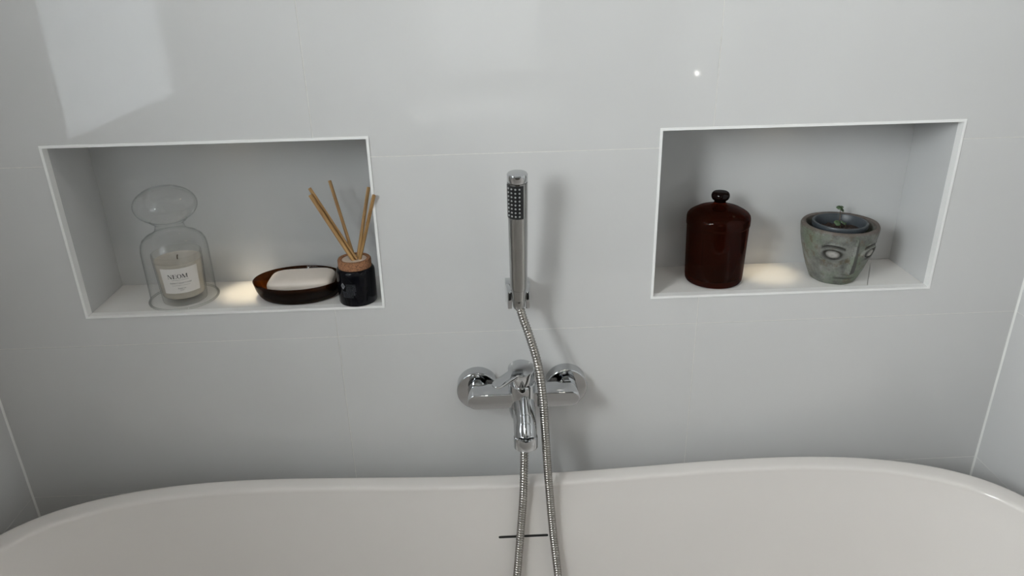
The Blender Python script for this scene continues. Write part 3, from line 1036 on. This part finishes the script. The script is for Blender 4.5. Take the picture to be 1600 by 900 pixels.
bm = bmesh.new()
rounded_block(bm, 0.0550, 0.0310, 0.0145)
for v in bm.verts:                                       # pressed hollow along the top
    if v.co.z > 0:
        v.co.z -= 0.0018 * max(0, 1 - (v.co.x / 0.045) ** 2) * max(0, 1 - (v.co.y / 0.024) ** 2)
sp_ = obj('soap_bar', bm, M['soap'], None, 60)
sp_.location = (-0.0625 + DX, 0.060, FL + 0.0240)
sp_.rotation_euler = (math.radians(3), math.radians(-2), math.radians(-2))
tag(sp_, 'ivory bar of soap lying in the oval brown glass dish', 'soap')

# ------------------------------------------------------------------ reed diffuser
BX, BY = 0.0355, 0.0270
df = thing('diffuser_bottle', 'black glass diffuser bottle with a cork collar beside the soap dish', 'bottle', (BX + DX, BY, FL))
bm = bmesh.new()
lathe(bm, [(0, 0.0), (0.0275, 0.0), (0.0300, 0.0012), (0.0312, 0.004), (0.0312, 0.0535), (0.0305, 0.0575), (0.0285, 0.0605), (0.026, 0.0615), (0, 0.0615)], 64)
body = obj('bottle_body', bm, M['bottle'], df, 40)
bm = bmesh.new()
lathe(bm, [(0.0200, 0.0600), (0.0265, 0.0600), (0.0268, 0.0620), (0.0268, 0.0735), (0.0258, 0.0750), (0.0215, 0.0752), (0.0200, 0.0742)], 56, close=True)
ck = obj('cork_collar', bm, M['cork'], df, 40)
bm = bmesh.new()
lathe(bm, [(0.0060, 0.0700), (0.0060, 0.0728), (0.0075, 0.0735), (0.0199, 0.0735), (0.0199, 0.0700)], 48, close=True)
obj('stopper', bm, M['disc'], df, 40)
bm = bmesh.new()
lathe(bm, [(0, 0.0618), (0.0059, 0.0618), (0.0059, 0.0700), (0, 0.0700)], 24)
obj('neck_opening', bm, M['slot'], df)
PAZ = math.radians(-90 - 6)


def bput(u, v):
    a = PAZ + u / 0.0312
    return Vector((0.03135 * math.cos(a), 0.03135 * math.sin(a), 0.031 + v))


bm = bmesh.new()                                         # lozenge emblem outline with a leaf-like stroke inside


def stroke(bm, pts_, w, put):
    for (x0, y0), (x1, y1) in zip(pts_, pts_[1:]):
        dx, dy = x1 - x0, y1 - y0
        l = math.hypot(dx, dy) or 1
        nx, ny = -dy / l * w / 2, dx / l * w / 2
        bm.faces.new([bm.verts.new(put(*q)) for q in ((x0 + nx, y0 + ny), (x0 - nx, y0 - ny), (x1 - nx, y1 - ny), (x1 + nx, y1 + ny))])


cx_, cy_ = -0.0160, 0.0055
stroke(bm, [(cx_, cy_ + .0050), (cx_ + .0036, cy_), (cx_, cy_ - .0050), (cx_ - .0036, cy_), (cx_, cy_ + .0050)], 0.0011, bput)
stroke(bm, [(cx_ + .0008, cy_ + .0026), (cx_ - .0011, cy_ + .0006), (cx_ + .0011, cy_ - .0008), (cx_ - .0006, cy_ - .0028)], 0.0009, bput)
obj('emblem', bm, M['print'], body)
rnd = random.Random(3)
bm = bmesh.new()                                         # rows of print too fine to read
for k in range(11):
    v = 0.0085 - 0.0022 * k
    x = -0.0100 if k < 6 else -0.0165
    end = 0.0065 if k < 6 else rnd.uniform(0.001, 0.0085)
    while x < end:
        w = rnd.uniform(0.0010, 0.0030)
        bm.faces.new([bm.verts.new(bput(*q)) for q in ((x, v), (min(x + w, end), v), (min(x + w, end), v + .0009), (x, v + .0009))])
        x += w + 0.0006
o = obj('fine_print', bm, M['print_dim'], body, kind='stuff')


def onz(px_x, px_y, y):
    """survey point on the plane y seen along a given bearing (used once to place the reed tips)"""
    d = fw + rt * ((px_x - 800) / 1160.157) - up * ((px_y - 450) / 1160.157)
    c = Vector((0.25370611, -1.10910965, 0.86110424))
    t = (y - c.y) / d.y
    return c + d * t


REEDS = [((-0.0282, 0.056, 0.5395), (0.0400, 0.0270, 0.4220), 'upper reed stick of the crossed pair leaning left', 0.0028),
         ((-0.0265, 0.046, 0.5310), (0.0365, 0.0195, 0.4220), 'lower reed stick of the crossed pair leaning left', 0.0030),
         ((-0.0005, 0.082, 0.5440), (0.0345, 0.0345, 0.4220), 'tallest reed stick, leaning back between the left pair and the right pair', 0.0027),
         ((0.0648, 0.062, 0.5365), (0.0400, 0.0330, 0.4220), 'left and longer of the two reed sticks leaning right', 0.0028),
         ((0.0830, -0.008, 0.5430), (0.0440, 0.0250, 0.4220), 'rightmost reed stick, reaching past the white niche edge', 0.0027)]
for tip, foot, lb, r in REEDS:
    a, b = W(*foot), W(*tip)
    a.z = FL + 0.0705
    d = b - a
    bm = bmesh.new()
    lathe(bm, [(0, 0), (r, 0), (r * 1.03, d.length * 0.4), (r, d.length), (0, d.length)], 10)
    for v in bm.verts:
        v.co.y *= 0.85
    o = obj('reed_stick', bm, M['reed'], None, 40)
    o.location = a
    o.rotation_euler = Vector((0, 0, 1)).rotation_difference(d.normalized()).to_euler()
    tag(o, lb, 'reed', 'reed sticks in the diffuser bottle')

# ------------------------------------------------------------------ right niche: amber jar
jr = thing('amber_jar', 'dark amber glass jar with a domed lid at the left of the right niche', 'jar', (0.6415 + DX, 0.0640, FR))
bm = bmesh.new()
jo = [(0, 0.0), (0.0425, 0.0), (0.0460, 0.0015), (0.0478, 0.0045), (0.0486, 0.012), (0.0511, 0.098), (0.0511, 0.1000), (0.0475, 0.1000), (0.0462, 0.014), (0.0440, 0.0105), (0, 0.0100)]
lathe(bm, jo, 80)
obj('jar_body', bm, M['amber'], jr, 45)
bm = bmesh.new()
lo_ = [(0.0470, 0.1003), (0.0512, 0.1003), (0.0520, 0.1015), (0.0523, 0.1040), (0.0523, 0.1135), (0.0515, 0.1170), (0.0490, 0.1205), (0.0440, 0.1240), (0.0360, 0.1285), (0.0260, 0.1320), (0.0170, 0.1340), (0.0115, 0.1365), (0.0095, 0.1395), (0, 0.1395)]
li_ = [(0, 0.1300), (0.0250, 0.1285), (0.0420, 0.1210), (0.0485, 0.1150), (0.0490, 0.1050), (0.0470, 0.1050)]
lathe(bm, lo_, 80)
lathe(bm, li_ + [(0.0470, 0.1003)], 80)
lid = obj('lid', bm, M['amber'], jr, 50)
bm = bmesh.new()
lathe(bm, [(0, 0.1396), (0.0092, 0.1396), (0.0100, 0.1425)] + [(0.0098 + 0.0052 * math.cos(math.radians(t)), 0.1500 + 0.0072 * math.sin(math.radians(t))) for t in range(-70, 91, 20)] + [(0.004, 0.1575), (0, 0.1576)], 48)
obj('knob', bm, M['amber_dark'], lid, 60)

# ------------------------------------------------------------------ face planter
PX, PY = 0.8480, 0.0560
pot = thing('face_planter', 'weathered grey green stone planter carved with a face at the right of the right niche', 'planter', (PX + DX, PY, FR))
FACE = math.radians(-90 + 3)
HT = 0.096
HP = [(0.0, 0.0355), (0.003, 0.0378), (0.010, 0.0410), (0.022, 0.0462), (0.040, 0.0523), (0.058, 0.0570), (0.076, 0.0605), (0.090, 0.0622), (0.0955, 0.0624), (0.0985, 0.0608)]


def prof_r(z):
    for (a, ra), (b, rb) in zip(HP, HP[1:]):
        if z <= b:
            t = (z - a) / (b - a)
            return ra + (rb - ra) * t
    return HP[-1][1]


def gauss(x, s):
    return math.exp(-(x / s) ** 2)


def carve(az, z):
    """relief, dark colouring and pale eye tone of the carved face at azimuth az from the nose line (left negative as seen) and height z"""
    s = az * 0.056
    h = gl = wo = 0.0
    for sx in (-1, 1):
        ex, ez = sx * 0.0335, 0.0600
        u, v = (s - ex) / 0.0172, (z - ez) / 0.0104
        q = math.hypot(u, v)
        h += 0.0026 * gauss(q - 1.0, 0.22) - 0.0020 * gauss(q - 0.72, 0.13)
        gl = max(gl, gauss(q - 0.78, 0.19))
        if q < 0.62:
            h += 0.0020 * (1 - (q / 0.62) ** 2) ** 0.5
            wo = max(wo, 0.30 + 0.45 * gauss(q - 0.25, 0.2))  # eyeball paler, most so around its middle
        # brow: a raised arch with a dark groove
        bz = 0.0755 - 0.0035 * ((s - ex) / 0.016) ** 2
        win = gauss((s - ex) / 0.0185, 1.0) if abs(s - ex) < 0.0175 else 0.0
        h += 0.0016 * gauss(z - bz - 0.0022, 0.0014) * win - 0.0022 * gauss(z - bz + 0.0005, 0.0016) * win
        gl = max(gl, gauss(z - bz + 0.0005, 0.0025) * (1 if win else 0))
    # nose: a wedge widening downwards, its ridge nearer the left side, right flank painted dark for its brown stain and shade
    if 0.022 < z < 0.090:
        t = max((0.088 - z) / (0.088 - 0.026), 0.0)
        sr = s + 0.0055 * t
        w = (0.0016 + 0.0050 * t) if sr < 0 else (0.0022 + 0.0165 * t)
        ht = 0.0012 + 0.0115 * t ** 0.9
        fade = 1.0 if z > 0.027 else max(0.0, (z - 0.022) / 0.005)
        k = max(0.0, 1 - abs(sr) / w)
        h += ht * k * fade
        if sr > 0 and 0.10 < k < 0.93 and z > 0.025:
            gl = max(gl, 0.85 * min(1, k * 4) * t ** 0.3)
        if sr < 0 and 0.0 < k < 0.25:
            gl = max(gl, 0.35)
    # mouth: a long groove between two lips
    if abs(s + 0.002) < 0.026:
        f = 1 - (abs(s + 0.002) / 0.026) ** 4
        h += f * (-0.0018 * gauss(z - 0.0135, 0.0014) + 0.0016 * gauss(z - 0.0185, 0.0022) + 0.0012 * gauss(z - 0.009, 0.0022))
        gl = max(gl, 0.8 * f * gauss(z - 0.0135, 0.0015))
    return h, min(gl, 1), wo


bm = bmesh.new()
lg = bm.verts.layers.float.new('glaze_shade')
lwn = bm.verts.layers.float.new('eye_pale')
NA, NH = 288, 88
grid = []
for j in range(NH + 1):
    z = 0.0985 * j / NH
    row = []
    for i in range(NA):
        az = 2 * PI * i / NA
        da = (az - FACE + PI) % (2 * PI) - PI
        h = gl = wo = 0
        if abs(da) < 1.35:
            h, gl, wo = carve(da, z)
        r = prof_r(z) + h
        r += 0.0006 * math.sin(3 * az + 9 * z) + 0.0004 * math.sin(7 * az - 60 * z)
        vv = bm.verts.new((r * math.cos(az), r * math.sin(az) * 0.985, z))
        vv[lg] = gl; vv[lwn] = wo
        row.append(vv)
    grid.append(row)
for r, z in ((0.0592, 0.0992), (0.0550, 0.0978), (0.0540, 0.0925), (0.0448, 0.0300), (0.0400, 0.0120)):
    grid.append([bm.verts.new((r * math.cos(2 * PI * i / NA), r * math.sin(2 * PI * i / NA) * 0.985, z)) for i in range(NA)])
for A, B in zip(grid, grid[1:]):
    for i in range(NA):
        j = (i + 1) % NA
        bm.faces.new((A[i], A[j], B[j], B[i]))
bm.faces.new(grid[0][::-1]); bm.faces.new(grid[-1])
bmesh.ops.recalc_face_normals(bm, faces=bm.faces)
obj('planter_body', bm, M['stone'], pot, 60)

npot = thing('nursery_pot', 'grey plastic nursery pot with a tiny seedling, sitting inside the stone face planter', 'plant pot', (PX + 0.002 + DX, PY + 0.006, FR + 0.0135))
bm = bmesh.new()
lathe(bm, [(0, 0), (0.0305, 0), (0.0315, 0.001), (0.0415, 0.077), (0.0442, 0.0780), (0.0447, 0.0795), (0.0447, 0.0845), (0.0440, 0.0858), (0.0412, 0.0858), (0.0402, 0.0845), (0.0395, 0.0720), (0.0310, 0.004), (0, 0.004)], 72)
obj('pot_wall', bm, M['plastic'], npot, 45)
bm = bmesh.new()
rnd = random.Random(5)
lathe(bm, [(0.0392, 0.068)] + [(0.0388 * k / 12, 0.070) for k in range(11, 0, -1)] + [(0, 0.070)], 48)
for v in bm.verts:
    v.co.z += rnd.uniform(-0.0018, 0.0022)
obj('soil', bm, M['soil'], npot, 60)


def leaf_bm(r):
    bm = bmesh.new()
    N = 18
    top = [bm.verts.new((0, 0, 0.0008))]
    ring = []
    for i in range(N):
        a = 2 * PI * i / N
        rr_ = r * (1 - 0.28 * gauss((a - PI + PI) % (2 * PI) - PI, 0.35))
        ring.append(bm.verts.new((rr_ * math.cos(a), rr_ * math.sin(a), -0.0006)))
    ring2 = [bm.verts.new((v.co.x * 0.6, v.co.y * 0.6, 0.0006)) for v in ring]
    for i in range(N):
        j = (i + 1) % N
        bm.faces.new((ring[i], ring[j], ring2[j], ring2[i]))
        bm.faces.new((ring2[i], ring2[j], top[0]))
    bot = [bm.verts.new(v.co - Vector((0, 0, 0.0006))) for v in ring]
    for i in range(N):
        j = (i + 1) % N
        bm.faces.new((ring[j], ring[i], bot[i], bot[j]))
    bm.faces.new(bot[::-1])
    bmesh.ops.recalc_face_normals(bm, faces=bm.faces)
    return bm


def seedling(base, tip, leaves):
    mid = (Vector(base) + Vector(tip)) / 2 + Vector((0.0015, 0, 0))
    bm = bmesh.new()
    sweep(bm, spline([base, mid, tip], 6), 0.0006, 8)
    st = obj('stem', bm, M['stem'], npot, 60)
    for off, r, rot in leaves:
        lf = obj('leaf', leaf_bm(r), M['leaf'], st, 60)
        lf.location = Vector(tip) + Vector(off)
        lf.rotation_euler = rot


seedling((0.012, 0.030, 0.069), (0.0130, 0.0320, 0.0945), [((-0.0030, -0.001, 0.0055), 0.0050, (0.35, -0.3, 0.2)), ((0.0015, -0.002, 0.0030), 0.0060, (1.0, 0.2, 1.6)), ((0.003, 0.001, 0.0060), 0.0032, (0.4, 0.3, 1.0))])
seedling((0.004, 0.006, 0.063), (0.002, 0.006, 0.0800), [((-0.0040, -0.001, 0.0010), 0.0058, (0.6, -0.2, 0.3)), ((0.0060, -0.001, 0.0010), 0.0056, (0.6, 0.25, 0.9))])
seedling((0.016, 0.016, 0.063), (0.018, 0.016, 0.0750), [((0, 0, 0.001), 0.0018, (0.5, 0.1, 0.2))])
